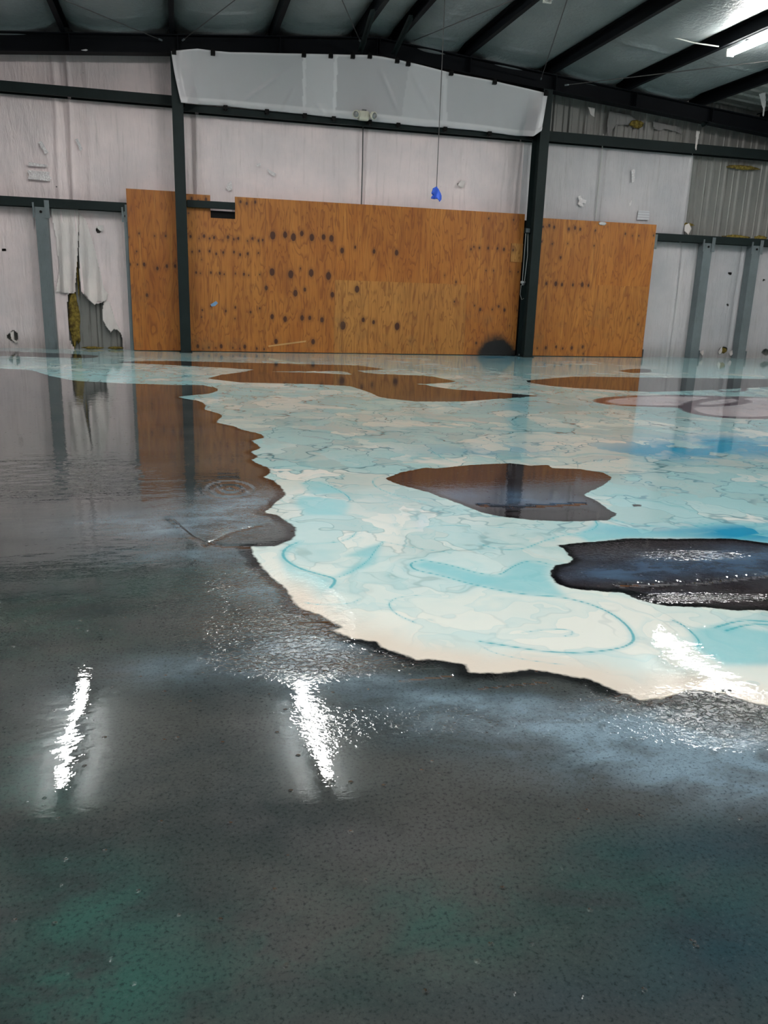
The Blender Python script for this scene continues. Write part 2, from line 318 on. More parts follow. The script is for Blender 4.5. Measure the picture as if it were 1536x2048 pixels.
# FLOOR: fine near the viewpoint, reaching every wall; pigments are stored per vertex
def build_floor():
    th = np.concatenate([np.linspace(-math.pi+.0, -.55, 60, endpoint=False), np.linspace(-.55, 1.0, 760), np.linspace(1.0, math.pi, 60)[1:]])
    dx, dy = np.sin(th), np.cos(th)
    with np.errstate(divide='ignore'):
        tx = np.where(dx > 0, (XR-0)/dx, np.where(dx < 0, XL/dx, 1e9)); ty = np.where(dy > 0, (.0-CAM[1]+.1)/dy, (YB-CAM[1])/dy)
    R = np.minimum(np.abs(tx), np.abs(ty)); n = 600
    s = np.linspace(0, 1, n)[:, None]; inv = (1/.45)+(1/R[None, :]-1/.45)*s
    # ease: keep far rows from thinning out
    r = 1/inv; rlin = .45*(R[None, :]/.45)**s; r = np.where(True, .75*r+.25*rlin, r); r[-1] = R; r[0] = .45
    X = r*dx[None, :]; Y = CAM[1]+r*dy[None, :]
    V = np.stack([X.ravel(), Y.ravel(), np.zeros(X.size)], 1)
    F = grid_faces(len(th), n)[:, ::-1]
    V = np.vstack([V, [[0, CAM[1], 0]]]); c = len(V)-1; m = len(th)
    tri = [(i, i+1, c) for i in range(m-1)]
    o = mesh('floor', V, list(F)+tri, M_floor, origin=np.zeros(3)); tag(o, kind='structure')
    x, y = V[:, 0], V[:, 1]
    def fp(pts): return [tuple(Z_(a, b)[:2]) for a, b in pts]
    def sdf(poly): 
        d = segdist(x, y, poly, True); return np.where(inpoly(x, y, poly), d, -d)
    edge = [(-60,733),(0,737),(60,740),(100,752),(150,762),(250,767),(350,770),(400,770),(430,775),(438,780),(420,787),(365,792),(352,795),(400,802),(412,812),(405,818),(440,828),(444,832),(430,845),(470,853),(478,858),(520,868),(530,875),(500,882),(516,889),(521,896),(500,904),(516,913),(500,920),(536,936),(540,945),(528,954),(548,962),(565,978),(571,989),(556,1000),(541,1014),(528,1026),(556,1030),(575,1045),(591,1056),(589,1070),(580,1080),(548,1092),(500,1093),(506,1110),(528,1138),(547,1158),(571,1178),(583,1200),(595,1214),(638,1231),(668,1245),(683,1255),(664,1262),(700,1275),(750,1285),(762,1295),(800,1308),(830,1322),(872,1320),(925,1330),(936,1346),(1000,1346),(1060,1339),(1130,1352),(1182,1360),(1235,1385),(1280,1400),(1320,1398),(1380,1380),(1440,1385),(1480,1398),(1536,1412),(1640,1440),(1800,1470)]
    pf = fp(edge); last = pf[-1]; first = pf[0]
    poolpoly = pf+[(last[0]+3, last[1]), (XR+1, last[1]), (XR+1, 1.), (XL-1, 1.), (XL-1, first[1])]
    # black resin tongue keeps a dark wedge outside the pool; a separate dark patch sits on the near right rim
    pool = sdf(poolpoly); setattr_f(o, 'pool', pool)
    isl = [[(770,957),(785,965),(850,983),(920,1008),(960,1024),(1000,1033),(1060,1040),(1130,1043),(1180,1042),(1215,1041),(1234,1028),(1215,1018),(1205,1008),(1190,1000),(1168,990),(1178,984),(1205,972),(1226,955),(1205,945),(1160,938),(1105,936),(1095,930),(1060,931),(1020,926),(940,930),(872,937),(850,935),(800,945)],
           [(1111,1090),(1129,1100),(1144,1118),(1134,1126),(1108,1131),(1098,1151),(1113,1167),(1139,1177),(1210,1184),(1241,1184),(1277,1200),(1338,1213),(1415,1215),(1466,1220),(1536,1222),(1640,1215),(1720,1190),(1740,1150),(1690,1110),(1610,1092),(1536,1087),(1466,1077),(1364,1077),(1262,1077),(1185,1083)],
           [(415,757),(480,765),(620,768),(700,772),(740,785),(760,795),(830,803),(930,803),(990,798),(1080,792),(1000,785),(900,778),(800,763),(760,753),(640,746),(500,742),(440,750)],
           [(1040,762),(1100,772),(1150,776),(1300,784),(1400,781),(1536,774),(1640,765),(1536,758),(1300,755),(1150,753)],
           [(180,722),(400,733),(560,742),(700,742),(775,739),(720,731),(560,727),(350,722)],
           [(690,742),(760,748),(860,752),(920,764),(850,768),(780,765),(720,757)],
           [(1232,741),(1260,746),(1300,746),(1310,740),(1280,737)],
           [(-200,705),(0,712),(150,716),(250,715),(150,708),(0,702)],
           [(1262,1009),(1270,1008),(1285,1010),(1282,1013),(1268,1013)],
           [(1424,1374),(1440,1370),(1460,1375),(1470,1388),(1445,1384)]]
    I = np.full(len(x), -9.)
    for q in isl: I = np.maximum(I, sdf(fp(q)))
    setattr_f(o, 'island', I)
    veins = [([(597,1084),(575,1093),(565,1105),(568,1118),(595,1136),(640,1149),(668,1156),(671,1164),(660,1176)], 3.2),
             ([(850,1119),(825,1124),(820,1131),(832,1141),(880,1150),(930,1165),(1000,1181),(1060,1190),(1130,1194),(1200,1214),(1248,1243),(1270,1273),(1262,1289),(1225,1300),(1150,1307),(1080,1302),(1010,1291),(960,1283)], 2.6),
             ([(850,1121),(900,1130),(960,1148),(1000,1151),(1020,1136),(1050,1122),(1075,1122),(1100,1129)], 2.2),
             ([(1190,1040),(1197,1052),(1176,1064),(1130,1069),(1080,1084),(1050,1098),(1000,1100),(960,1088)], 1.8),
             ([(1190,1043),(1250,1057),(1310,1062)], 1.6),
             ([(1205,1032),(1250,1047),(1350,1056),(1415,1050),(1432,1046)], 2.2),
             ([(592,1087),(620,1088),(672,1085),(700,1078),(713,1064)], 1.8),
             ([(765,1083),(749,1102),(737,1122),(700,1146),(672,1156)], 1.3),
             ([(765,1083),(830,1096),(900,1105)], 1.2), ([(700,1000),(695,990),(640,962),(560,962)], 1.4),
             ([(820,955),(760,950),(740,965),(770,985),(850,1005)], 1.2), ([(860,900),(900,925),(960,928)], 1.5),
             ([(500,905),(600,925),(720,920),(860,905),(930,915)], 1.0),
             ([(840,1190),(790,1195),(775,1208),(790,1228),(830,1245)], 1.3),
             ([(1045,1265),(1100,1258),(1140,1259),(1148,1268),(1130,1272)], 1.3), ([(1345,1240),(1370,1252),(1400,1280),(1395,1293)], 2.),
             ([(1430,1255),(1480,1240),(1536,1243),(1600,1250)], 3.), ([(1450,1262),(1500,1247),(1560,1252)], 3.),
             ([(968,1295),(985,1305),(1040,1318),(1130,1330)], 1.0), 
             ([(800,1060),(880,1050),(960,1052),(1080,1060)], 1.2), ([(610,1205),(640,1210),(700,1208),(720,1198)], 1.3),
             ([(1440,1088),(1490,1075),(1536,1066),(1600,1062)], 2.5), ([(1250,905),(1310,912),(1300,918),(1380,925)], 1.5),
             ([(1390,895),(1450,885),(1536,893)], 2.2), ([(960,880),(1060,890),(1180,893),(1270,902)], 1.2)]
    D = np.full(len(x), 9.)
    for pts, wd in veins:
        P = fp(pts); c = Z_(*pts[len(pts)//2]); w0 = wd*np.linalg.norm(c-CAM)/FPX
        # smooth the polyline
        for _ in range(2):
            Q = [P[0]]
            for a, b in zip(P[:-1], P[1:]): Q += [(a[0]*.75+b[0]*.25, a[1]*.75+b[1]*.25), (a[0]*.25+b[0]*.75, a[1]*.25+b[1]*.75)]
            P = Q+[P[-1]]
        D = np.minimum(D, segdist(x, y, P)/w0)
    setattr_f(o, 'vein', np.minimum(D, 9))
    C = [([(346,1038),(362,1052),(385,1072),(410,1084),(450,1092)], 3.), ([(30,860),(65,872),(110,895),(200,915),(300,935)], 1.2), ([(-20,905),(60,897),(130,915),(220,930)], 1.4), ([(200,985),(240,990),(290,1004)], 2.), ([(975,1019),(1010,1024),(1060,1021),(1110,1024),(1160,1017),(1190,1024)], 5.), ([(1235,1180),(1290,1190),(1350,1196),(1420,1192),(1536,1200),(1700,1190)], 9.)]
    D = np.full(len(x), 9.)
    for pts, wd in C:
        c = Z_(*pts[len(pts)//2]); D = np.minimum(D, segdist(x, y, fp(pts))/(wd*np.linalg.norm(c-CAM)/FPX))
    setattr_f(o, 'crack', np.minimum(D, 9))
    fills = [[(822,1130),(850,1121),(900,1131),(960,1149),(1000,1152),(1020,1136),(1050,1122),(1098,1131),(1092,1150),(1130,1193),(1060,1189),(1000,1180),(930,1164),(880,1149)],
             [(668,1155),(700,1148),(745,1128),(765,1084),(735,1094),(690,1112),(740,1115),(700,1135)],
             [(580,1093),(600,1088),(570,1105),(572,1120),(600,1140),(664,1158),(640,1200),(600,1190),(572,1150),(560,1120)],
             [(1195,1045),(1310,1063),(1430,1050),(1536,1045),(1700,1040),(1700,1085),(1536,1085),(1460,1075),(1250,1075),(1180,1085),(1150,1070)],
             [(600,990),(690,1000),(700,1010),(690,1030),(610,1030),(590,1005)],
             [(600,965),(640,962),(690,985),(620,990)], [(1380,1258),(1450,1250),(1536,1262),(1640,1290),(1600,1330),(1450,1330),(1395,1300)]]
    Fm = np.zeros(len(x))
    for q in fills: Fm = np.maximum(Fm, 1/(1+np.exp(-sdf(fp(q))/.018)))
    setattr_f(o, 'fill', Fm)
    def blobs(L):
        A = np.zeros(len(x))
        for cx, cy, rx, ry, a in L:
            c = Z_(cx, cy)[:2]; e1 = (Z_(cx+rx, cy)[:2]-Z_(cx-rx, cy)[:2])/2; e2 = (Z_(cx, cy+ry)[:2]-Z_(cx, max(cy-ry, 690))[:2])/2
            M = np.linalg.inv(np.array([e1, e2]).T); q = M@np.stack([x-c[0], y-c[1]]); A = A+a*np.exp(-(q[0]**2+q[1]**2)*1.2)
        return A
    setattr_f(o, 'cloud', np.clip(blobs([(470,1010,110,32,.8),(380,1050,130,25,.5),(420,1110,200,22,.45),(640,1200,60,20,.3),(560,1170,120,35,.45),(640,1290,160,30,.55),(430,1340,200,30,.45),(250,1050,150,30,.35),
        (800,1390,160,30,.35),(1060,1440,240,45,.8),(1350,1500,260,60,1.1),(1500,1560,180,50,1.2),(1250,1450,160,40,.6),(700,1360,120,20,.45),(590,1440,40,70,.25),(950,1400,150,16,.5),
        (960,990,150,14,.9),(1060,1003,130,10,.9),(1420,1128,240,26,1.0),(1230,1150,90,13,.8),(1536,1110,120,24,.6),(130,1450,60,100,.15),(1330,1190,90,8,.25),(880,800,100,4,.3),(500,770,100,3,.3)]), 0, 1.3))
    setattr_f(o, 'green', np.clip(blobs([(200,1850,200,160,1.),(60,1600,120,160,.6),(550,1900,200,150,.5),(900,1850,200,120,.7),(1300,1750,300,120,.7),(1480,1900,220,140,.6),(350,1160,250,50,.5),(100,1250,200,80,.4),(150,2000,250,80,1.)]), 0, 1.2))
    setattr_f(o, 'blue', np.clip(blobs([(1480,890,230,22,1.2),(1500,1065,120,18,1.1),(1330,905,130,14,.6),(1536,1130,60,40,.6),(1000,715,60,10,.9),(980,900,160,12,.35),(1450,1690,260,70,.8),(1470,1900,230,150,.9),(1100,2000,200,60,.4),(1300,1060,140,12,.35),(1100,810,200,10,.25)]), 0, 1.2))
    setattr_f(o, 'rough', np.clip(blobs([(500,1170,140,45,.55),(500,1260,150,50,.5),(620,1325,220,26,.8),(640,1240,60,50,.8),(1330,1403,170,20,.9),(1470,1450,120,34,.9),(1000,1440,260,50,.6),
        (480,1020,90,30,.5),(440,1065,60,15,.6),(1430,1195,180,9,.35),(1400,1110,190,14,.25)]), 0, 1))
    setattr_f(o, 'wave', np.clip(blobs([(120,950,220,40,.7),(120,1480,160,70,.20),(640,1430,110,80,.07),(1430,1320,160,60,.09),(300,1080,260,60,.25),(180,800,200,20,.1)]), 0, 1))
    rr_ = np.hypot(x, y-CAM[1]); setattr_f(o, 'far', np.clip((rr_-2.3)/2.2, 0, 1))
    setattr_f(o, 'near', np.clip(blobs([(700,1290,220,70,1.),(1000,1340,300,60,1.),(1350,1390,300,60,1.3),(600,1200,80,60,1.)]), 0, 1))
    e = lambda cx, cy, rx, ry: [(cx+rx*math.cos(a), cy+ry*math.sin(a)) for a in np.linspace(0, 2*math.pi, 28)[:-1]]
    P1, P2, P3 = fp(e(1345,802,146,11)), fp(e(1500,815,128,21)), fp(e(1460,778,30,6))
    pk = np.maximum(sdf(P1), sdf(P2)); setattr_f(o, 'pink', np.clip(pk, -.2, .5))
    setattr_f(o, 'pinkline', np.minimum(np.minimum(np.abs(sdf(P1))*.6, np.abs(sdf(P2))*.6), np.minimum(np.abs(sdf(P3)), .5)))
    # relief: rings left by a drip, a raised ridge
    c = Z_(460, 979)[:2]; d = np.hypot(x-c[0], (y-c[1])*.62); h = .006*np.cos(d*2*math.pi/.055)*np.exp(-(d/.08)**2)
    for pts, hh, ww in [([(340,1036),(362,1052),(385,1072),(410,1084),(450,1092),(500,1093)], .0025, .02), ([(1240,1170),(1400,1165),(1536,1150),(1700,1140)], .006, .012), ([(960,1009),(1020,1013),(1090,1011),(1165,1007)], .006, .014), ([(600,1243),(690,1240)], .003, .008), ([(800,1360),(900,1350)], .003, .008), ([(960,1375),(1090,1362)], .003, .008), ([(410,1090),(460,1065),(520,1050)], .004, .012)]:
        dd = segdist(x, y, fp(pts)); h = h+hh*np.exp(-(dd/ww)**2)
    setattr_f(o, 'ht', h)
    return o
build_floor()

# back wall: ribbed siding behind everything
def corrugated(name, x0, x1, y, zb, ztop, mat, pitch=.3, dep=.03, **k):
    xs = []
    n = int((x1-x0)/pitch)+1
    for i in range(n):
        a = x0+i*pitch
        xs += [(a, 0), (a+.10, 0), (a+.115, -.010), (a+.135, 0), (a+.20, 0), (a+.225, -dep), (a+.265, -dep), (a+.29, 0)]
    xs = [q for q in xs if q[0] <= x1]
    V = []
    for a, d in xs: V += [(a, y+d, zb), (a, y+d, ztop(a))]
    F = [(2*i, 2*i+2, 2*i+3, 2*i+1) for i in range(len(xs)-1)]
    return tag(mesh(name, V, F, mat), **k)
corrugated('wall_back', XL, XR, .10, 0, lambda a: zroof(a), M_sheet, kind='structure')
def plainwall(name, A, B):
    (ax, ay), (bx, by) = A, B; n = 24; V = []
    for i in range(n+1):
        a = ax+(bx-ax)*i/n; b = ay+(by-ay)*i/n; V += [(a, b, 0), (a, b, zroof(a))]
    tag(mesh(name, V, [(2*i, 2*i+2, 2*i+3, 2*i+1) for i in range(n)], M_vinyl), kind='structure')
plainwall('wall_left', (XL, .1), (XL, YB)); plainwall('wall_right', (XR, .1), (XR, YB)); plainwall('wall_front', (XL, YB), (XR, YB))
# roof sheets
def roof():
    ys = []
    a = YB
    while a < .1: ys += [(a, 0), (a+.22, 0), (a+.24, -.03), (a+.28, -.03), (a+.30, 0)]; a += .30
    ys = [q for q in ys if q[0] < .1]+[(.1, 0)]
    V = []; F = []
    for yv, d in ys: V += [(XL, yv, zroof(XL)+d), (RX, yv, zroof(RX)+d), (XR, yv, zroof(XR)+d)]
    for i in range(len(ys)-1):
        b = i*3; F += [(b, b+3, b+4, b+1), (b+1, b+4, b+5, b+2)]
    tag(mesh('ceiling', V, F, M_sheet), kind='structure')
roof()
ORD = ['first','second','third','fourth','fifth','sixth','seventh','eighth','ninth','tenth','eleventh','twelfth','thirteenth','fourteenth','fifteenth','sixteenth']
# purlins
PX = [-7.4,-5.9,-4.4,-2.93,-1.45,.06,1.57,2.90,3.50,4.68,6.17,7.60,9.08,10.6,12.1,13.6]
PLAB = {4:'dark roof beam at far left, over the torn lower wall', 5:'dark roof beam meeting the rafter above the left wall column', 6:'dark roof beam over the left half of the plastic sheet',
        7:'dark roof beam just left of the roof ridge', 8:'dark roof beam just right of the roof ridge, where the blue-taped cord hangs', 9:'dark roof beam carrying the unlit tube lamp',
        10:'dark roof beam meeting the rafter at the right wall column', 11:'dark roof beam carrying the lit tube lamp at right', 12:'dark roof beam at far right beside the torn roof lining'}
for i, x in enumerate(PX):
    pr = prof_C(.07, .2, .005, .02)
    if x > RX: pr = [(-a, b) for a, b in pr][::-1]
    z = zt(x)+.1
    o = MB().sweep(pr, (x, YB, z), (x, .0, z), (1, 0, 0), (0, 0, 1)).build('roof_purlin', M_roofsteel)
    tag(o, PLAB.get(i, 'dark roof beam outside the picture, %s from the left wall' % ORD[i]), 'roof beam', 'roof beams')
# sagging ceiling lining between the beams
CLAB = {3:'white sagging roof lining at far left corner', 4:'white sagging roof lining between the two leftmost visible roof beams', 5:'white sagging roof lining above the left end of the plastic sheet', 6:'white sagging roof lining left of the ridge braces',
        7:'narrow white roof lining strip along the ridge', 8:'white sagging roof lining behind the hanging cord', 9:'white sagging roof lining right of the unlit tube lamp', 10:'creased white roof lining left of the lit lamp beam', 11:'bright white roof lining right of the lit tube lamp'}
for i in range(len(PX)-1):
    if i >= 12: continue
    x0, x1 = PX[i]+.036, PX[i+1]-.036; wd = x1-x0; nx, ny = 22, 150
    u = np.linspace(0, 1, nx); yv = np.concatenate([np.linspace(YB+.05, -2.5, 70), np.linspace(-2.5, .02, 81)[1:]]); U, Y = np.meshgrid(u, yv)
    sag = .155 if wd > 1 else .07
    Zb = zt(x0+wd*.5*0)+0*U
    X = x0+U*wd; prof = 1-np.abs(2*U-1)**2.6
    Z = 4.88-.083*np.abs(X-RX)+.205 - sag*prof*(1+.10*np.sin(Y*1.7+i))
    near = np.clip((Y+.62)/.35, 0, 1); Z = Z-near*near*(3-2*near)*.10*prof**.5
    # hanging creases
    for k in range(7):
        yc = rnd.uniform(-7, -.9); am = rnd.uniform(.008, .022); Z -= am*np.exp(-((Y-yc-.25*(2*U-1)**2)/.05)**2)*prof
    nz = np.array([mnoise.noise(Vector((a*1.5, b*1.1, i))) for a, b in zip(X.ravel(), Y.ravel())]).reshape(X.shape); Z += .02*nz*prof
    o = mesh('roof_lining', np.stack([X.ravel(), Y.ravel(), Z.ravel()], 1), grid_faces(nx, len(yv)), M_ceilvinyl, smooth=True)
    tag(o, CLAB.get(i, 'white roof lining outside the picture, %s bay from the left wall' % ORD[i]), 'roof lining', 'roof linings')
# rafters (frames)
def rafter(y, dep, side, label, wid=.2):
    xe = XL+.02 if side < 0 else XR-.02
    o = MB()
    A = (RX, y, zt(RX)-dep/2); B = (xe, y, zt(xe)-dep/2)
    pr = prof_I(wid, dep, .014, .01)
    o.sweep(pr, A, B, (0, 1, 0), (0, 0, 1))
    r = o.build('steel_rafter', M_roofsteel); tag(r, label, 'rafter', 'steel rafters')
    xs = np.arange(RX+side*.02, xe, side*1.52)
    for q in xs[:6]:
        MB().box((q-.006, y-wid/2+.004, zt(q)-dep+.014), (q+.006, y+wid/2-.004, zt(q)-.018)).build('stiffener', M_roofsteel, r)
YR = -.40
rafter(YR, .25, -1, 'dark steel rafter along the top of the end wall, left slope'); rafter(YR, .25, 1, 'dark steel rafter along the top of the end wall, right slope')
for y, l in ((-6.9, 'overhead'), (-13.4, 'above the viewer'),): 
    rafter(y, .55, -1, 'deep dark rafter %s outside the picture, left slope' % l); rafter(y, .55, 1, 'deep dark rafter %s outside the picture, right slope' % l)
# columns
CF, CB = -.565, -.235
for px, label in ((360, 'dark green steel column beside the narrow tall plywood sheet'), (1084, 'dark green steel column right of the scorched plywood')):
    x = W_(px, 350, CF)[0]; y = (CF+CB)/2; top = zt(x)-.262
    t = empty('steel_column', (x, y, 0), label=label, cat='column', group='end wall columns')
    MB().sweep(prof_I(.165, CB-CF, .012, .009), (x, y, .012), (x, y, top), (1, 0, 0), (0, 1, 0)).build('shaft', M_steel, t)
    MB().box((x-.10, CF-.02, 0), (x+.10, CB+.0, .014)).build('base_plate', M_steel, t)
    for sx in (-.06, .06):
        for yy in (CF+.04, CB-.06): MB().tube([(x+sx, yy, .012), (x+sx, yy, .04)], .012, 6).build('anchor_bolt', M_galv, t)
# girts -----------------------------------------------------------
def girt(pa, pb, zc, dep, label, y0=-.2, mat=M_steel):
    xa = W_(*pa, y0)[0]; xb = W_(*pb, y0)[0]
    # horizontal C section lying flat: web up, opening down toward the room edge
    pr = prof_C(abs(dep), .195, .005, .03)      # U = z, V = y
    o = MB().sweep(pr[::-1], (xa, y0/2, zc), (xb, y0/2, zc), (0, 0, -1), (0, 1, 0)).build('wall_girt', mat)
    tag(o, label, 'girt', 'wall girts'); return o
girt((-260, 175), (356, 205), 3.785, .14, 'dark girt high on the wall, left of the left column')
girt((356, 205), (1084, 270), 3.70, .10, 'dark girt along the bottom of the plastic sheet')
girt((1084, 270), (1700, 310), 3.745, .16, 'dark girt high on the wall, right of the right column')
girt((-300, 400), (262, 410), 2.205, .13, 'dark girt over the torn lower wall at left')
gx0, gx1, gz_ = W_(374, 405, -.27)[0], W_(470, 412, -.27)[0], W_(420, 408, -.27)[2]
tag(MB().sweep(prof_C(.105, .07, .005, .02)[::-1], (gx0, -.272, gz_-.012), (gx1, -.272, gz_-.012), (0, 0, -1), (0, 1, 0)).build('wall_girt', M_steel), 'short dark girt crossing the plywood notch beside the left column', 'girt', 'wall girts')
girt((1300, 470), (1700, 485), 2.20, .13, 'dark girt over the right-hand wall studs')
# studs
def stud(px0, px1, pxb, label, zt_=2.14, wid=None):
    xa = W_(px0, 480, -.2)[0]; xb = W_(px1, 480, -.2)[0]; w2 = xb-xa; xc = (xa+xb)/2
    t = empty('wall_stud', (xc, -.1, 0), label=label, cat='stud', group='galvanised wall studs')
    MB().sweep(prof_C(.17, w2, .004, .03), (xc, -.105, 0), (xc, -.105, zt_), (0, -1, 0), (1, 0, 0)).build('channel', M_galv, t)
    MB().sweep([(-w2/2, -.196), (w2/2, -.196), (w2/2, -.19), (-w2/2, -.19)], (xc, 0, .001), (xc, 0, zt_-.002), (1, 0, 0), (0, 1, 0)).build('face_flange', M_galv, t)
    MB().box((xc-w2/2-.03, -.215, zt_-.16), (xc-w2/2-.005, -.19, zt_+.06)).build('clip_angle', M_galv, t)
    MB().box((xc+w2/2-.03, -.215, zt_-.16), (xc+w2/2+.04, -.21, zt_+.10)).build('clip_angle', M_galv, t)
    MB().box((xc+w2/2, -.23, 0), (xc+w2/2+.006, -.16, .15)).build('base_clip', M_galv, t)
    MB().tube([(xc, -.214, zt_-.07), (xc, -.206, zt_-.07)], .02, 8).build('bolt', M_black, t)
stud(74, 98, 0, 'grey steel stud at left of the torn wall lining')
stud(250, 257, 0, 'thin grey jamb along the left edge of the plywood')
stud(1410, 1427, 0, 'grey steel stud nearest the right plywood edge')
stud(1508, 1524, 0, 'grey steel stud at the far right edge')
stud(1300, 1310, 0, 'thin grey jamb along the right edge of the plywood')

# ------------------------------------------------------------------ wall lining panels
def panel(x0, x1, z0, z1f, mat, label, cut=None, seed=0, res=.035, depth=.02, yb=0.0, folds=()):
    nx = max(4, int((x1-x0)/res)); nz = int((4.7-z0)/res)
    u = np.linspace(x0, x1, nx); v = np.linspace(0, 1, nz); U, Vv = np.meshgrid(u, v)
    Zt = np.array([z1f(a) for a in u])[None, :]; Z = z0+(Zt-z0)*Vv
    Y = np.array([mnoise.noise(Vector((a*1.3, b*.6, seed))) + .5*mnoise.noise(Vector((a*5, b*.7, seed+9))) for a, b in zip(U.ravel(), Z.ravel())]).reshape(U.shape)*.012
    e = np.minimum(U-x0, x1-U); Y += .02*np.exp(-(e/.05)**2)                 # pulled in at the seams
    for fx, fa, fwid in folds: Y -= fa*np.exp(-((U-fx-.02*np.sin(Z*2))/fwid)**2)
    for zc in (3.74, 2.2): Y += .012*np.exp(-((Z-zc)/.12)**2)
    Y += yb
    F = grid_faces(nx, nz)
    if cut is not None:
        cx = (U.ravel()[F[:, 0]]+U.ravel()[F[:, 1]])/2; cz = (Z.ravel()[F[:, 0]]+Z.ravel()[F[:, 3]])/2
        keep = np.ones(len(F), bool)
        for q in cut: keep &= ~inpoly(cx, cz, q)
        F = F[keep]
    o = mesh('wall_lining', np.stack([U.ravel(), Y.ravel(), Z.ravel()], 1), F, mat, smooth=True); tag(o, label, 'wall lining', 'wall linings')
    return o
def wp(pts, yy=0.): return [tuple(W_(a, b, yy)[[0, 2]]) for a, b in pts]
xs_ = lambda px, py: W_(px, py, 0.)[0]
top = lambda a: zt(a)-.02
S0, S1, S2, S3, S4 = xs_(132, 300), xs_(385, 300), xs_(727, 330), xs_(1045, 350), xs_(1378, 400)
Sm = xs_(1208, 350)
hole = lambda cx, cy, r, s=0, k=9: [W_(cx+r*rnd.uniform(.5, 1.2)*math.cos(a), cy+r*.9*rnd.uniform(.5, 1.2)*math.sin(a), 0)[[0, 2]] for a in np.linspace(0, 2*math.pi, k)[:-1]]
tear = wp([(156,432),(158,470),(160,510),(161,545),(163,583),(175,598),(190,608),(203,606),(212,594),(208,615),(218,640),(236,655),(244,672),(247,700),(150,700),(140,680),(136,650),(134,620),(136,588),(150,586),(151,560),(153,520),(154,470)])
panel(-4.6, S0-1.83, 0, top, M_vinyl, 'white wall lining outside the left edge of the picture', seed=1)
panel(S0-1.83+.0, S0, 0, top, M_vinyl, 'stained white wall lining at far left with clear tape patch', [tear, hole(27, 672, 12), hole(8, 500, 4), hole(113, 374, 2.5)], 2, .02, folds=((S0-.12, .02, .03),))
panel(S0, S1, 0, top, M_vinyl, 'white wall lining torn open below, left of the plywood', [tear, hole(198, 460, 9)], 3, .012, folds=((S0+.08, .03, .03), (S0+.35, .012, .05)))
panel(S1, S2, 0, top, M_vinyl, 'white wall lining between the left column and the thin conduit', None, 4, .03, folds=((S1+.06, .03, .03),))
panel(S2, S3, 0, top, M_vinyl, 'white wall lining right of the thin conduit, behind the blue tape', [hole(921, 369, 6)], 5, .018, folds=((S2+.06, .012, .03), (S3-.1, .02, .03)))
gz = lambda a: 3.70
panel(S3, Sm, 0, gz, M_vinyl_r, 'pale wall lining between right column and vertical seam', None, 6, .025)
panel(Sm, S4, 0, gz, M_vinyl_r, 'pale wall lining with paper notice above right plywood', None, 7, .022, folds=((Sm+.03, .02, .025), (S4-.06, .03, .03)))
lowtop = lambda a: 2.2
panel(S4, xs_(1470, 600), 0, lowtop, M_vinyl_r, 'pale lower wall lining punctured between the right studs', [hole(1460, 547, 4), hole(1491, 556, 2.5), hole(1447, 700, 11), hole(1455, 610, 3), hole(1388, 586, 3)], 8, .014)
panel(xs_(1470, 600), 12.2, 0, lowtop, M_vinyl_r, 'pale lower wall lining at the far right edge', [hole(1532, 705, 9), hole(1528, 560, 3)], 9, .018)

# shreds and fibreglass
def blob(name, pts, r, mat, parent=None, seed=0, sub=3, yscale=.6):
    bm = bmesh.new(); bmesh.ops.create_icosphere(bm, subdivisions=sub, radius=1)
    c = np.mean([p for p in pts], 0); V = []
    pts = [np.array(p) for p in pts]
    lo = np.min(pts, 0); hi = np.max(pts, 0); half = (hi-lo)/2+r; cc = (hi+lo)/2
    for v in bm.verts:
        d = 1+.35*mnoise.noise(Vector(v.co)*2.1+Vector((seed, 0, 0)))+.22*mnoise.noise(Vector(v.co)*6+Vector((0, seed, 0)))
        V.append((cc[0]+v.co.x*half[0]*d, cc[1]+v.co.y*max(half[1]*yscale, .01)*d, cc[2]+v.co.z*half[2]*d))
    F = [[v.index for v in f.verts] for f in bm.faces]; bm.free()
    return mesh(name, V, F, mat, parent, True)
def rag(name, outline, yy, mat, parent=None, bulge=.05, res=.012, thick=.002, seed=0, tilt=0., folds=6):
    """a hanging piece of sheet cut to an outline (photo points on the plane y=yy), wrinkled"""
    P = wp(outline, yy); xs = [p[0] for p in P]; zs = [p[1] for p in P]
    nx = int((max(xs)-min(xs))/res)+3; nz = int((max(zs)-min(zs))/res)+3
    u = np.linspace(min(xs), max(xs), nx); v = np.linspace(min(zs), max(zs), nz); U, Z = np.meshgrid(u, v)
    f = (max(zs)-Z)/(max(zs)-min(zs)+1e-6)
    Y = yy - bulge*f*(.5+.5*np.sin((U-min(xs))/(max(xs)-min(xs)+1e-6)*math.pi*folds+2*f+seed)) - tilt*f
    F = grid_faces(nx, nz); cx = (U.ravel()[F[:, 0]]+U.ravel()[F[:, 1]])/2; cz = (Z.ravel()[F[:, 0]]+Z.ravel()[F[:, 3]])/2
    F = F[inpoly(cx, cz, P)]
    o = mesh(name, np.stack([U.ravel(), Y.ravel(), Z.ravel()], 1), F, mat, parent, True)
    m = o.modifiers.new('thick', 'SOLIDIFY'); m.thickness = thick
    return o
o = rag('torn_flap', [(100,415),(156,415),(157,470),(155,520),(152,560),(149,585),(130,586),(112,584),(118,540),(112,480)], -.012, M_flap, bulge=.06, seed=1, folds=5)
tag(o, 'hanging torn flap of white lining left of the slit', 'torn lining')
o = rag('torn_flap', [(158,425),(172,440),(190,500),(200,540),(208,575),(216,588),(214,600),(205,604),(195,602),(190,610),(180,600),(168,588),(160,560),(158,500)], -.015, M_flap, bulge=.08, seed=2.2, folds=4)
tag(o, 'wide torn flap of white lining hanging right of the slit', 'torn lining')
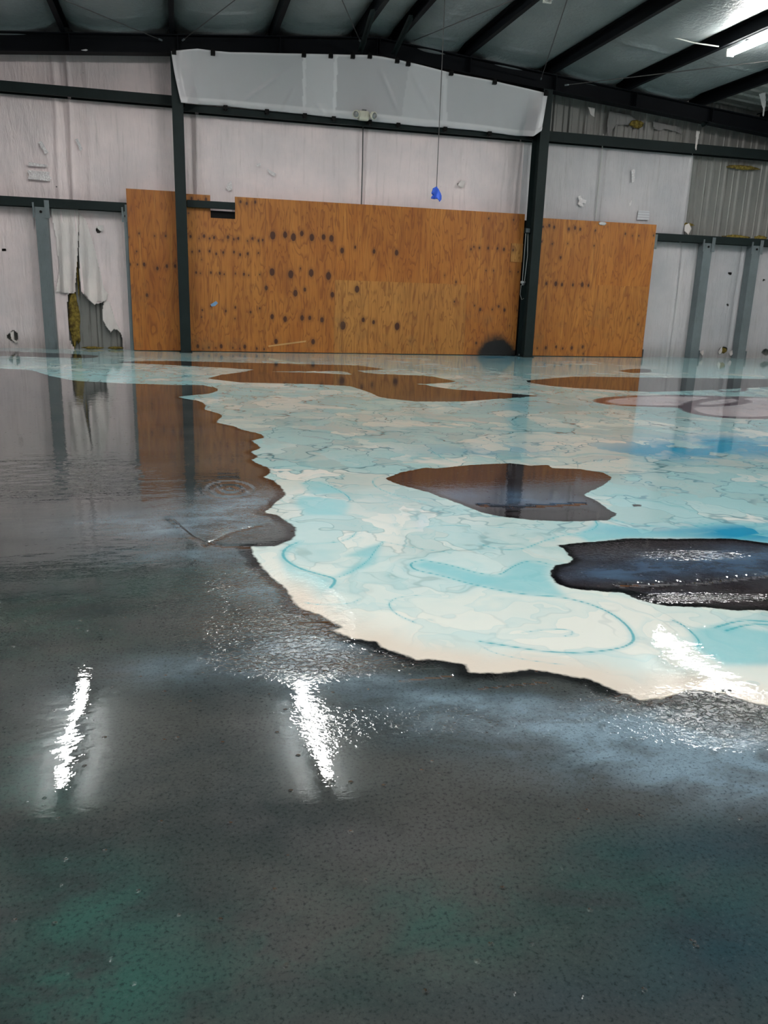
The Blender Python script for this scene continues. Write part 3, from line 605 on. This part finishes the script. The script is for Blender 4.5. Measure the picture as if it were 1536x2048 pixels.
o = rag('torn_flap', [(209,596),(220,606),(230,640),(243,668),(235,660),(228,658),(222,665),(214,655),(206,640),(205,620)], -.02, M_flap, bulge=.05, seed=.4, folds=2)
tag(o, 'small dangling shred of lining low beside the opening', 'torn lining')
a = blob('fibreglass_batt', [W_(137, 590, .03), W_(158, 685, .05)], .03, M_fibre, seed=3, sub=4); tag(a, 'yellow fibreglass batt hanging in the torn opening', 'insulation')
a = blob('fibreglass_batt', [W_(151, 490, .03), W_(158, 590, .04)], .012, M_fibre, seed=5, sub=4); tag(a, 'thin strip of yellow fibreglass showing in the slit', 'insulation')
for k, (px, wpx, lab) in enumerate(((185, 17, 'yellow fibreglass crumbs on the floor below the torn opening'), (232, 14, 'yellow fibreglass crumbs on the floor by the plywood jamb'))):
    a = blob('fibreglass_scrap', [W_(px-wpx, 689, .02), W_(px+wpx, 692, -.02)], .012, M_fibre, seed=8+k); a.location.z = 0.0; tag(a, lab, 'insulation')
for pts, lab, s in (([(22,668),(28,682)], 'brown fibreglass tuft in the hole at far left', 1), ([(1441,696),(1452,706)], 'yellow fibreglass tuft in the hole near floor at right', 2), ([(1458,332),(1515,338)], 'yellow fibreglass tuft under the high girt at right', 3),
                    ([(1362,446),(1386,452)], 'yellow fibreglass scrap beside the curled lining corner', 4), ([(1450,472),(1497,478)], 'yellow fibreglass scrap on the lower girt at right', 5), ([(1512,474),(1530,478)], 'yellow fibreglass scrap on the lower girt, last at right', 9), ([(1262,240),(1285,256)], 'yellow fibreglass scrap on the bare ribbed strip', 6), ([(1496,262),(1506,268)], 'tiny fibreglass scrap below the right rafter', 7)):
    yy = .03 if s in (1, 2) else (-.16 if s in (5, 9) else .02)
    a = blob('fibreglass_scrap', [W_(pts[0][0], pts[0][1], yy), W_(pts[1][0], pts[1][1], yy)], .03 if s in (3, 5, 9) else .008, M_fibre, seed=s*3, yscale=1.); tag(a, lab, 'insulation')
for pts, lab, s in (([(20,665),(27,662),(29,680),(38,684),(33,688),(24,680)], 'curl of white lining at the hole at far left', 1), ([(1436,704),(1440,698),(1445,692),(1443,704),(1439,709)], 'left curl of lining at the low hole on the right', 2), ([(1458,704),(1466,700),(1464,708),(1460,712)], 'right curl of lining at the low hole on the right', 3),
                    ([(193,453),(206,450),(208,458),(206,464),(200,462),(196,458)], 'small curl of lining at the upper hole left of the plywood', 8),
                    ([(1400,704),(1407,700),(1406,709),(1402,711)], 'tiny curl of lining at the foot of the right stud', 4), ([(1370,450),(1378,446),(1382,458),(1375,470),(1368,462)], 'curled lining corner where the ribbed siding begins', 5),
                    ([(914,370),(922,360),(930,362),(926,376),(918,374)], 'small curled tear in the lining right of the blue tape', 6), ([(1176,214),(1190,216),(1188,234),(1180,228)], 'pale shred stuck to the bare ribbed strip', 7)):
    o = rag('lining_curl', pts, -.03, M_flap, bulge=.04, res=.008, seed=s, folds=1); tag(o, lab, 'torn lining')
# remains of lining on the strip above the right girt
o = rag('lining_remnant', [(1218,222),(1262,230),(1272,240),(1270,252),(1250,250),(1232,250),(1222,262),(1216,275),(1214,250)], .04, M_shaded, bulge=.02, seed=2); tag(o, 'larger grey lining remnant above the right girt', 'torn lining')
o = rag('lining_remnant', [(1306,242),(1362,254),(1364,268),(1345,262),(1330,258),(1320,262),(1308,258)], .04, M_shaded, bulge=.02, seed=4); tag(o, 'smaller grey lining remnant above the right girt', 'torn lining')
o = rag('lining_shred', [(1393,262),(1400,262),(1395,285),(1392,300),(1390,300)], -.21, M_flap, bulge=.01, seed=4, folds=1); tag(o, 'narrow pale shred hanging over the high right girt', 'torn lining')
# shred from the torn roof at top right
pt = W_(1527, 190, -.9)
o = rag('roof_shred', [(1517,188),(1531,184),(1531,205),(1528,220),(1525,235),(1523,232),(1525,218),(1521,200)], -1.0, M_glove, bulge=.03, seed=1, folds=2); tag(o, 'white plastic shred dangling from the torn roof at top right', 'torn lining')
# clear tape patches
def patch(name, outline, yy, mat, lab, cat):
    P = [W_(a, b, yy) for a, b in outline]; n = len(P)
    V = [tuple(p) for p in P]+[(p[0], p[1]+.004, p[2]) for p in P]
    F = [tuple(range(n))[::-1], tuple(range(n, 2*n))]+[(i, (i+1) % n, n+(i+1) % n, n+i) for i in range(n)]
    return tag(mesh(name, V, F, mat), lab, cat)
tp = NT('clear_tape'); M_tape = tp.set(Base_Color=tp.mix(tp.ss(tp.noise(tp.pos(), 40, 4, .6), .4, .7), (.68, .63, .64), (.90, .88, .88)), Roughness=.2, Normal=tp.bump(tp.noise(tp.pos(), 30, 3), .8, .02))
patch('tape_strip', [(54,340),(100,344),(98,350),(103,356),(98,362),(56,358),(58,350)], -.055, M_tape, 'crumpled clear tape patch on the far left lining', 'tape')
patch('tape_strip', [(57,324),(96,330),(94,334),(57,332)], -.055, M_tape, 'clear tape strip above the crumpled tape patch', 'tape')
patch('tape_strip', [(76,284),(83,282),(97,305),(90,308)], -.055, M_tape, 'slanted clear tape strip high on the far left lining', 'tape')
patch('tape_strip', [(150,278),(156,277),(165,298),(160,302)], -.035, M_tape, 'thin clear tape strip right of the left seam', 'tape')
patch('tape_strip', [(455,366),(463,362),(465,378),(457,383),(452,375)], -.05, M_tape, 'tape scrap above the notched plywood', 'tape')
patch('tape_strip', [(513,328),(522,325),(521,332),(514,333)], -.05, M_tape, 'small tape scrap on centre lining, upper of two', 'tape')
patch('tape_strip', [(534,337),(552,347),(549,353),(538,346)], -.05, M_tape, 'small tape scrap on centre lining, lower of two', 'tape')
patch('tape_strip', [(1263,340),(1270,338),(1269,362),(1264,366)], -.05, M_tape, 'upright tape strip on the right lining', 'tape')
patch('tape_strip', [(1258,408),(1264,400),(1262,410),(1258,412)], -.05, M_tape, 'short slanted tape strip on the right lining', 'tape')
patch('tape_strip', [(1156,393),(1161,391),(1164,397),(1173,401),(1171,407),(1165,405),(1167,413),(1160,412),(1155,407),(1159,402)], -.05, M_tape, 'crumpled little tape patch right of the right column', 'tape')
nt = NT('notice_paper'); zz = nt.n('ShaderNodeSeparateXYZ'); nt.l(nt.pos(), zz.inputs[0])
M_note = nt.set(Base_Color=nt.mix(nt.math('MULTIPLY', nt.ss(nt.math('FRACT', nt.math('MULTIPLY', zz.outputs['Z'], 22.)), .6, .7), .5), (.66, .67, .70), (.36, .36, .40)), Roughness=.25)
patch('paper_notice', [(1277,421),(1299,422),(1298,440),(1274,440)], -.035, M_note, 'small pale paper notice above the right plywood', 'notice')

# ------------------------------------------------------------------ plywood
K5 = [(95,378,7),(148,392,3),(178,376,8),(212,390,5),(240,385,7),(293,400,3),(325,382,8),(360,395,5),(388,390,7),(445,405,4),(475,390,7),(512,404,6),(538,400,6),(105,472,5),(150,468,6),(212,468,6),(253,485,6),(296,476,6),(362,474,6),(400,490,7),(446,484,7),(512,480,5),(163,520,3),(130,600,6),(156,604,4),(220,600,6),(275,604,7),(302,610,4),(370,606,4),(423,610,7),(452,616,4),(520,612,4),(168,830,5),(163,872,4),(220,806,5),(312,836,6),(370,814,6),(368,882,4),(464,842,6),(520,820,5),(140,1052,9),(172,1068,4),(208,1060,6),(250,1062,4),(284,1052,10),(355,1062,5),(398,1066,4),(428,1055,10),(502,1066,6),(547,1070,5),(102,145,7),(143,158,6),(190,150,8),(402,165,7),(440,175,7),(492,167,7),(84,235,4),
      (600,372,18),(676,368,14),(727,382,17),(778,360,12),(840,384,16),(912,382,13),(960,390,15),(596,596,17),(711,610,18),(836,602,17),(942,620,18),(560,694,11),(739,726,15),(797,704,9),(966,736,13),(1117,702,16),(596,870,12),(676,885,13),(780,878,13),(827,878,10),(902,890,12),(1030,925,20),(1155,890,11),(1219,904,10),(1363,930,18),(620,1022,12),(848,1024,13),(1025,465,13),(1106,444,7),(1222,470,10),(1360,478,13),(770,574,5)]
K4 = [(798,550,6),(845,550,5),(886,550,8),(967,574,8),(1025,560,8),(1076,560,8),(903,738,8),(1018,375,5),(855,360,5),(790,382,4),(950,375,4),(840,470,4)]
K6 = [(735,570,7),(757,552,6),(800,560,8),(867,562,9),(938,565,8),(988,572,10),(1056,577,8),(850,735,5),(908,735,6),(1035,742,5),(1097,745,6),(763,1003,6),(805,1033,11),(898,1032,6),(948,1010,9),(992,1037,11),(1090,1040,5),(1030,1158,4),(775,1290,9),(620,822,7),(608,972,7),(533,770,4),(870,335,6),(1062,345,6)]
K8 = [(152,165,6),(190,158,8),(220,168,8),(310,178,8),(348,172,9),(380,180,8),(473,188,6),(145,256,5),(208,270,5),(303,268,4),(465,282,5),(260,354,7),(172,514,8),(230,515,12),(268,520,9),(335,522,8),(392,520,12),(430,525,8),(657,208,6),(700,220,4),(740,220,5),(830,218,5),(169,908,9),(232,902,8),(272,912,6),(328,908,9),(395,902,9),(116,910,5),(398,945,5),(735,765,5),(680,725,4)]
q = .32552
KN = [(350+a*q, 350+b*q, r*q) for a, b, r in K5]+[(a*q, 350+b*q, r*q) for a, b, r in K4]+[(750+a*.2604, 350+b*.2604, r*.2604) for a, b, r in K6]+[(1036+a*q, 400+b*q, r*q) for a, b, r in K8]
YP = -.215
KW = [(*W_(a, b, YP)[[0, 2]], r*.0087*1.0) for a, b, r in KN]
M_edge = m_plyedge()
def ply(x0, x1, z0, z1, label, tone=0., cut=None, zslope=0., soot=None, res=.012, name='plywood_sheet', y=YP, parent=None, cutx=None):
    th = .015; g = .0008; x0 += g; x1 -= g
    nx = max(3, int((x1-x0)/res)+1); nz = max(3, int((z1-z0)/res)+1)
    u = np.linspace(x0, x1, nx); v = np.linspace(z0, z1, nz)
    if cut: # snap grid lines to the notch
        (cx0, cx1, cz0) = cut; u = np.sort(np.concatenate([u, [cx0, cx1]])); v = np.sort(np.concatenate([v, [cz0]])); nx += 2; nz += 1
    U, Z = np.meshgrid(u, v); N = nx*nz
    Vf = np.stack([U.ravel(), np.full(N, y-th), Z.ravel()], 1); Vb = Vf.copy(); Vb[:, 1] = y
    F = grid_faces(nx, nz)
    if cut:
        cx = (U.ravel()[F[:, 0]]+U.ravel()[F[:, 1]])/2; cz = (Z.ravel()[F[:, 0]]+Z.ravel()[F[:, 3]])/2
        F = F[~((cx > cut[0]) & (cx < cut[1]) & (cz > cut[2]))]
    # rim
    from collections import Counter
    ed = Counter(); src = {}
    for f in F:
        for i in range(4):
            a, b = int(f[i]), int(f[(i+1) % 4]); ed[(min(a, b), max(a, b))] += 1; src[(min(a, b), max(a, b))] = (a, b)
    rim = [(src[e][1], src[e][0], src[e][0]+N, src[e][1]+N) for e, c in ed.items() if c == 1]
    Fb = F[:, ::-1]+N
    o = mesh(name, np.vstack([Vf, Vb]), [tuple(f) for f in F]+[tuple(f) for f in Fb]+rim, M_ply, parent)
    o.data.materials.append(M_edge); nF = 2*len(F)
    mi = np.zeros(len(o.data.polygons), np.int32); mi[nF:] = 1; o.data.polygons.foreach_set('material_index', mi)
    X, ZZ = U.ravel(), Z.ravel(); d = np.full(N, .3)
    for kx, kz, kr in KW:
        if x0-.1 < kx < x1+.1 and z0-.1 < kz < z1+.1: d = np.minimum(d, np.hypot(X-kx, (ZZ-kz)*.66)-kr*.82)
    s = np.zeros(N)
    if soot: 
        for sx, sz, rx, rz, a in soot: s = np.maximum(s, a*np.exp(-(((X-sx)/rx)**2+((ZZ-sz)/rz)**2)))
    setattr_f(o, 'knot', np.concatenate([d, d])); setattr_f(o, 'soot', np.concatenate([s, s])); setattr_f(o, 'tone', np.full(2*N, tone))
    if label: tag(o, label, 'plywood', 'plywood sheets')
    return o
px = lambda a, b: W_(a, b, YP)[0]; pz = lambda a, b: W_(a, b, YP)[2]
xA = [px(260, 540), px(363, 540), px(378, 560), px(531, 560), px(670, 560), px(736, 640), px(806, 640), px(932, 600), px(1040, 560), px(1075, 560), px(1191, 560), px(1300, 560)]
zT = [pz(300, 380), pz(760, 411), pz(1200, 443)]; zm = pz(760, 563)
ply(xA[0], xA[1]+.04, .01, zT[0], 'narrow tall plywood sheet left of the left column', .02)
ply(xA[2]-.04, xA[3], .01, zT[1], 'plywood sheet with a notch cut in its top edge', .22, (px(421, 425), px(470, 425), pz(445, 437)))
ply(xA[3], xA[4], .01, zT[1], 'plywood sheet with two rows of large dark knots', .12)
ply(xA[4], xA[7], zm, zT[1], 'wide upper plywood sheet in the middle of the wall', .03)
ply(xA[4], xA[5], .01, zm, 'narrow pale lower plywood strip with the largest knot', .75)
ply(xA[5], xA[6], .01, zm, 'pale lower plywood strip with a big knot by its right edge', .62)
ply(xA[6], xA[7], .01, zm, 'wide lower plywood sheet without large knots, left of the scorched one', .55)
sx, sz = px(993, 700), .0
s7 = ply(xA[7], xA[8], .01, zT[1], 'plywood sheet scorched black at its foot', .10, soot=[(sx, .0, .30, .26, 2.2), (sx-.04, .18, .24, .26, .8), (px(1030, 703), .0, .26, .10, 1.8), (px(950,700), .08, .2, .2, .4)])
ply(px(1021, 505), px(1044, 505), pz(1030, 524), pz(1030, 487), None, .95, name='patch', y=YP-.0155, parent=s7)
xr2 = xA[8]
ply(xA[9]-.05, xA[10], .01, zT[2], 'plywood sheet just right of the right column', .18)
ply(xA[10], xA[11], pz(1250, 572), zT[2], 'upper plywood sheet at the right end', .06)
ply(xA[10], xA[11], .01, pz(1250, 572), 'lower plywood sheet at the right end', .25)
# blue tape scrap on the board, loose batten scrape
patch('tape_scrap', [(421,609),(432,602),(436,606),(430,612),(423,613)], YP-.022, M_paleblue, 'pale blue tape scrap on the notched plywood', 'tape')
patch('wood_sliver', [(537,691),(612,681),(612,684),(537,694)], YP-.022, M_tan, 'pale wood sliver on the knotty plywood near the floor', 'wood sliver')

# ------------------------------------------------------------------ plastic sheet banner
def banner():
    topp = [(342,103),(370,100),(395,98),(425,102),(460,105),(605,108),(740,111),(765,114),(800,121),(830,128),(905,147),(985,162),(1095,187)]
    botp = [(362,206),(400,210),(450,213),(535,222),(607,229),(670,236),(740,243),(800,249),(850,254),(891,256),(945,261),(985,266),(1030,272),(1066,273),(1082,262)]
    nu, nv = 300, 46
    def interp(P, xs, mode=None):
        return np.interp(xs, [p[0] for p in P], [p[1] for p in P])
    us = np.linspace(0, 1, nu); xt = 342+us*(1095-342); xb = 362+us*(1082-362)
    yt_, yb_ = interp(topp, xt), interp(botp, xb)
    V = []; tone = []
    rr = np.random.RandomState(3)
    fold = [(470, 590, 215, 130, .03), (560, 590, 232, 170, .02), (755, 800, 130, 235, .03), (820, 870, 140, 240, .02), (385, 375, 175, 205, .03), (630, 650, 205, 230, .02), (1070, 1090, 262, 190, .02), (855, 880, 190, 250, .018)]
    for j in range(nv):
        v = j/(nv-1)
        for i in range(nu):
            bowl = 8*math.sin(v*math.pi)*(1-us[i])**12
            x = xt[i]*(1-v)+xb[i]*v + bowl*(-.2); y = yt_[i]*(1-v)+yb_[i]*v
            ew = max(0, 1-us[i]/.05, 1-(1-us[i])/.05); yb2 = -.225-.385*min(1, ew*1.6); yy = -.61*(1-v)+yb2*v
            P = W_(x, y, yy); dy = .012*mnoise.noise(Vector((P[0]*2.2, P[2]*2.4, 0)))+.010*mnoise.noise(Vector((P[0]*7, P[2]*5, 3)))*(v**2)
            for ax, bx, ay, by, am in fold:
                L = math.hypot(bx-ax, by-ay); tt = ((x-ax)*(bx-ax)+(y-ay)*(by-ay))/L/L
                dd = abs((x-ax)*(by-ay)-(y-ay)*(bx-ax))/L
                if -.1 < tt < 1.1: dy -= am*math.exp(-(dd/4.)**2)*math.sin(max(0, min(1, tt))*math.pi)
            if v > .88: dy -= .015*(1-abs((v-.94)/.06))
            V.append((P[0], P[1]+dy-.02, P[2]))
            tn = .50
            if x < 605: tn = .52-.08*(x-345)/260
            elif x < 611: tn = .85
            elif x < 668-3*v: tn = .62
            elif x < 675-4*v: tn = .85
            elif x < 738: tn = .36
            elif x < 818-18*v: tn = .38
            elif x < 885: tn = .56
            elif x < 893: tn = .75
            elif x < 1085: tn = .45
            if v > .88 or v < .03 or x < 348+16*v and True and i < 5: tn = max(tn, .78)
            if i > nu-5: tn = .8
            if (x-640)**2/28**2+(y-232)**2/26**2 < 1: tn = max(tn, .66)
            tone.append(tn)
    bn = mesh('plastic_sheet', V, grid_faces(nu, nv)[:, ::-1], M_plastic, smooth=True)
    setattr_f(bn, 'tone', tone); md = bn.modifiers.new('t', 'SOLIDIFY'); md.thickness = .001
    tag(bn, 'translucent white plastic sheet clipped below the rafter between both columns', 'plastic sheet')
    for x, y in [(348,104),(426,105),(608,109),(662,111),(706,112),(740,112),(795,121),(817,127),(903,146),(990,164),(1093,187)]:
        P = W_(x, y, -.655); mb = MB().box((P[0]-.032, P[1]-.01, P[2]-.03), (P[0]+.032, P[1]+.06, P[2]+.03)); mb.box((P[0]-.016, P[1]-.02, P[2]+.025), (P[0]+.016, P[1]+.03, P[2]+.05)); mb.build('clip', M_black, bn)
    for x, y in [(366,208),(451,214),(534,222),(610,230),(668,236),(740,243),(797,249),(891,257),(980,266),(1066,272)]:
        P = W_(x, y, -.285); mb = MB().box((P[0]-.03, P[1]-.01, P[2]-.03), (P[0]+.03, P[1]+.07, P[2]+.025)); mb.box((P[0]-.015, P[1]-.02, P[2]-.05), (P[0]+.015, P[1]+.03, P[2]-.025)); mb.build('clip', M_black, bn)
banner()
# emergency light
P = W_(728, 231, -.36)
t = empty('emergency_light', (P[0], P[1], P[2]-.07), label='cream twin-head emergency light on the lower edge of plastic sheet', cat='emergency light')
def rbox(name, a, b, mat, parent, bev=.015):
    bm = bmesh.new(); bmesh.ops.create_cube(bm, size=1)
    for v in bm.verts: v.co = Vector([a[i]+(b[i]-a[i])*(v.co[i]+.5) for i in range(3)])
    bmesh.ops.bevel(bm, geom=list(bm.edges), offset=bev, segments=3, affect='EDGES', profile=.5)
    V = [tuple(v.co) for v in bm.verts]; bm.verts.index_update(); F = [[v.index for v in f.verts] for f in bm.faces]; bm.free()
    return mesh(name, V, F, mat, parent, True)
rbox('body', (P[0]-.10, P[1]-.05, P[2]-.075), (P[0]+.085, P[1]+.06, P[2]+.065), M_cream, t, .03)
for s in (-1, 1):
    c = Vector((P[0]+s*.135, P[1]-.06, P[2]+.0)); d = Vector((s*.45, -.8, -.25)).normalized()
    h = MB().tube([c-d*.05, c-d*.02, c+d*.03, c+d*.035], [.03, .055, .06, .055], 18).build('lamp_head', M_cream, t, True)
    MB().tube([c+d*.034, c+d*.042], [.048, .044], 16).build('lens', M_chrome, h, True)
    MB().tube([Vector((P[0]+s*.07, P[1], P[2]-.0)), c-d*.04], .014, 8).build('swivel', M_black, t)
MB().box((P[0]-.03, P[1]-.0, P[2]+.06), (P[0]+.04, P[1]+.05, P[2]+.09)).build('junction', M_chrome, t)
# conduit below it
A = W_(726, 247, -.05); B = W_(724, 406, -.05)
tag(MB().tube([A, ((A[0]+B[0])/2, -.05, (A[2]+B[2])/2), (A[0], -.05, B[2]-.1)], .010, 8).build('thin_conduit', M_wire), 'thin dark conduit running down from the emergency light', 'conduit')
A = W_(1207, 268, -.04); B = W_(1203, 440, -.04)
tag(MB().tube([A, (A[0], -.04, B[2])], .010, 8).build('thin_conduit', M_pvc), 'thin pale conduit above the right plywood', 'conduit')
P = W_(1205, 447, YP-.03)
o = blob('tape_bunch', [P-np.array([.05, 0, .01]), P+np.array([.05, 0, .01])], .02, M_glove, seed=4); tag(o, 'crumpled white tape knot on the right plywood top edge', 'tape')
# pipe, box and cables left of the right column
xg = W_(1061, 350, -.22)[0]
zb = W_(1055, 455, -.22)[2]
tag(MB().tube([(xg, -.23, 3.62), (xg, -.23, zb)], .016, 10).build('white_pipe', M_pvc), 'slim white pipe left of the right column', 'pipe')
t = empty('junction_box', (xg, -.24, zb-.12), label='small dark junction box below the white pipe', cat='junction box')
rbox('box', (xg-.05, -.29, zb-.1), (xg+.045, -.225, zb-.01), M_steel, t, .008); rbox('cover', (xg-.04, -.30, zb-.09), (xg+.035, -.288, zb-.02), M_galv, t, .004)
z2 = W_(1050, 566, -.22)[2]
for k, s in enumerate((-.022, .02)):
    tag(MB().tube([(xg+s, -.25, zb-.1), (xg+s+.02*(k), -.255, (zb+z2)/2), (xg+s, -.25, z2+.03)], .006, 6).build('cable', M_pvc), ('left' if k == 0 else 'right')+' thin cable between junction box and metal fitting', 'cable')
t = empty('cable_fitting', (xg-.005, -.25, z2-.05), label='bright metal cable fitting beside the right column', cat='cable fitting')
MB().tube([(xg-.05, -.25, z2+.01), (xg+.035, -.25, z2+.01)], .022, 12).build('collar', M_glove, t, True)
MB().tube([(xg-.03, -.25, z2-.03), (xg+.03, -.25, z2-.03)], .018, 12).build('nut', M_chrome, t, True)
tag(MB().tube([(xg-.04, -.25, z2-.04), (xg-.045, -.25, z2-.2), (xg-.01, -.25, z2-.29), (xg+.03, -.25, z2-.27)], .004, 6).build('cable', M_pvc), 'loose cable loop below the metal fitting', 'cable')
# black block standing in for the shade between plywood and column
tag(MB().box((xA[8]+.012, -.20, .0), (xA[9]-.07, -.03, zT[1]-.1)).build('recess_shade_block', M_black), 'black block painting the shade in the gap between scorched plywood and column', 'shade filler')

xn0, xn1 = px(418, 425), px(476, 425)
tag(MB().box((xn0, -.195, pz(445, 440)-.02), (xn1, -.05, 2.225)).build('recess_shade_block', M_black), 'black block painting the shade seen through the notch in the plywood', 'shade filler')  # black block put behind the notch to paint its shade
# ------------------------------------------------------------------ hanging cord with blue tape
P0 = Z_(886, 0, zt(3.5)-.0); yc = P0[1]
a0 = Vector((3.47, -2.75, zt(3.5))); 
pb = W_(873, 376, -2.75)
t = empty('hanging_cord', (pb[0], -2.75, pb[2]-.2), label='long grey cord hanging from the ridge beam with a blue tape bundle', cat='cord')
MB().tube([(pb[0], -2.75, zt(pb[0])), (pb[0], -2.75, pb[2])], .0055, 6).build('cord', M_wire, t)
tb = rag('blue_tape', [(867,376),(874,373),(877,378),(880,385),(882,392),(881,401),(877,403),(873,396),(870,398),(864,397),(868,391),(864,386)], -2.76, M_blue, t, bulge=.05, res=.008, thick=.03, seed=1, folds=2)

# ------------------------------------------------------------------ fluorescent lamps
def lamp(x, y0, y1, on, label):
    z = zt(x)-.005
    t = empty('fluorescent_lamp', (x, (y0+y1)/2, z-.14), label=label, cat='lamp', group='fluorescent strip lamps')
    MB().sweep([(-.045, 0), (.045, 0), (.03, -.05), (-.03, -.05)], (x, y0, z-.03), (x, y1, z-.03), (1, 0, 0), (0, 0, 1)).build('housing', M_white, t)
    for s in (-1, 1):
        MB().tube([(x+s*.032, y0+.02, z-.10), (x+s*.032, y1-.02, z-.10)], .016, 12).build('tube', M_on if on else M_off, t, True)
    for yy in (y0, y1):
        MB().box((x-.055, yy-.012, z-.125), (x+.055, yy+.012, z-.03)).build('end_cap', M_white, t)
    for yy in (y0-.35, y1+.35): MB().box((x-.02, yy-.01, z-.03), (x+.02, yy+.01, z+.002)).build('bracket', M_galv, t)
lamp(-1.45, -3.15, -5.6, True, 'lit strip lamp on the left beam, seen only as the left floor glare')
lamp(1.57, -3.25, -5.7, True, 'lit strip lamp overhead, seen only as the middle floor glare')
lamp(4.68, -3.45, -5.9, False, 'unlit strip lamp end at the top edge of the picture')
lamp(7.66, -3.1, -5.55, True, 'lit strip lamp glowing at the top right of the picture')
lamp(10.6, -3.1, -5.5, True, 'lit strip lamp beyond the right edge')
for k, x in enumerate((-4.4, -1.45, 1.57, 6.17, 9.08)):  # unseen second row of lamps, added to brighten the room
    lamp(x, -10.6, -13.0, True, 'added unseen fill lamp behind the viewer, %s from the left wall' % ORD[k])
# rods and braces
def rod(a, b, label, r=.007, ext=2.2, ya=-.52, mat=M_wire):
    A = W_(*a, ya); x = A[0]; B = Z_(*b, zt(x)+.0)
    for _ in range(4): B = Z_(*b, zt(B[0])-.03)
    C = A+(B-A)*ext
    o = MB().tube([A, C], r, 6).build('brace_rod', mat); tag(o, label, 'rod', 'thin roof brace rods')
    t2 = MB().tube([A-(B-A)/np.linalg.norm(B-A)*.02, A+(B-A)/np.linalg.norm(B-A)*.05], .014, 6).build('end_nut', M_galv, o)
rod((322, 80), (128, 0), 'thin brace rod running up left from above the left column')
rod((366, 80), (470, 0), 'thin brace rod running up right from above the left column')
rod((720, 82), (684, 0), 'thin brace rod left of the ridge')
rod((826, 82), (1026, 0), 'thin brace rod rising right from the ridge past the cord', ext=1.02)
rod((1082, 158), (1134, 0), 'thin brace rod rising steeply above the right column')
rod((1132, 170), (1536, 122), 'thin brace rod crossing to the lit lamp at right', ext=1.3)
A = Z_(1338, 72, 4.66); B = Z_(1438, 93, 4.5); m = (A+B)/2-np.array([0, 0, .02])
tag(MB().tube([A, m, B], .009, 6).build('white_wire', M_white), 'white wire leading to the lit lamp at right', 'wire')
def brace(a, b, ya, zb, label):
    A = Vector(W_(*a, ya)); B = Vector(Z_(*b, zb)); d = (B-A).normalized(); s = d.cross(Vector((0, 1, 0))).normalized(); n = d.cross(s)
    o = MB().sweep([(-.03, -.03), (.03, -.03), (.03, -.024), (-.024, -.024), (-.024, .03), (-.03, .03)], A, B, s, n).build('flange_brace', M_steel); tag(o, label, 'brace', 'flange braces')
brace((720, 106), (746, 22), -.515, zt(2.9)+.02, 'angled steel brace left of the ridge'); brace((786, 112), (822, 34), -.515, zt(3.5)+.02, 'angled steel brace right of the ridge')
brace((1406, 250), (1440, 222), -.515, zt(9.08)+.0, 'angled steel brace at the right end of the rafter')
# white scrap on left rafter
patch('paper_scrap', [(162,100),(172,98),(176,100),(172,102),(165,101)], -.515, M_glove, 'tiny white scrap stuck to the left rafter', 'paper scrap')
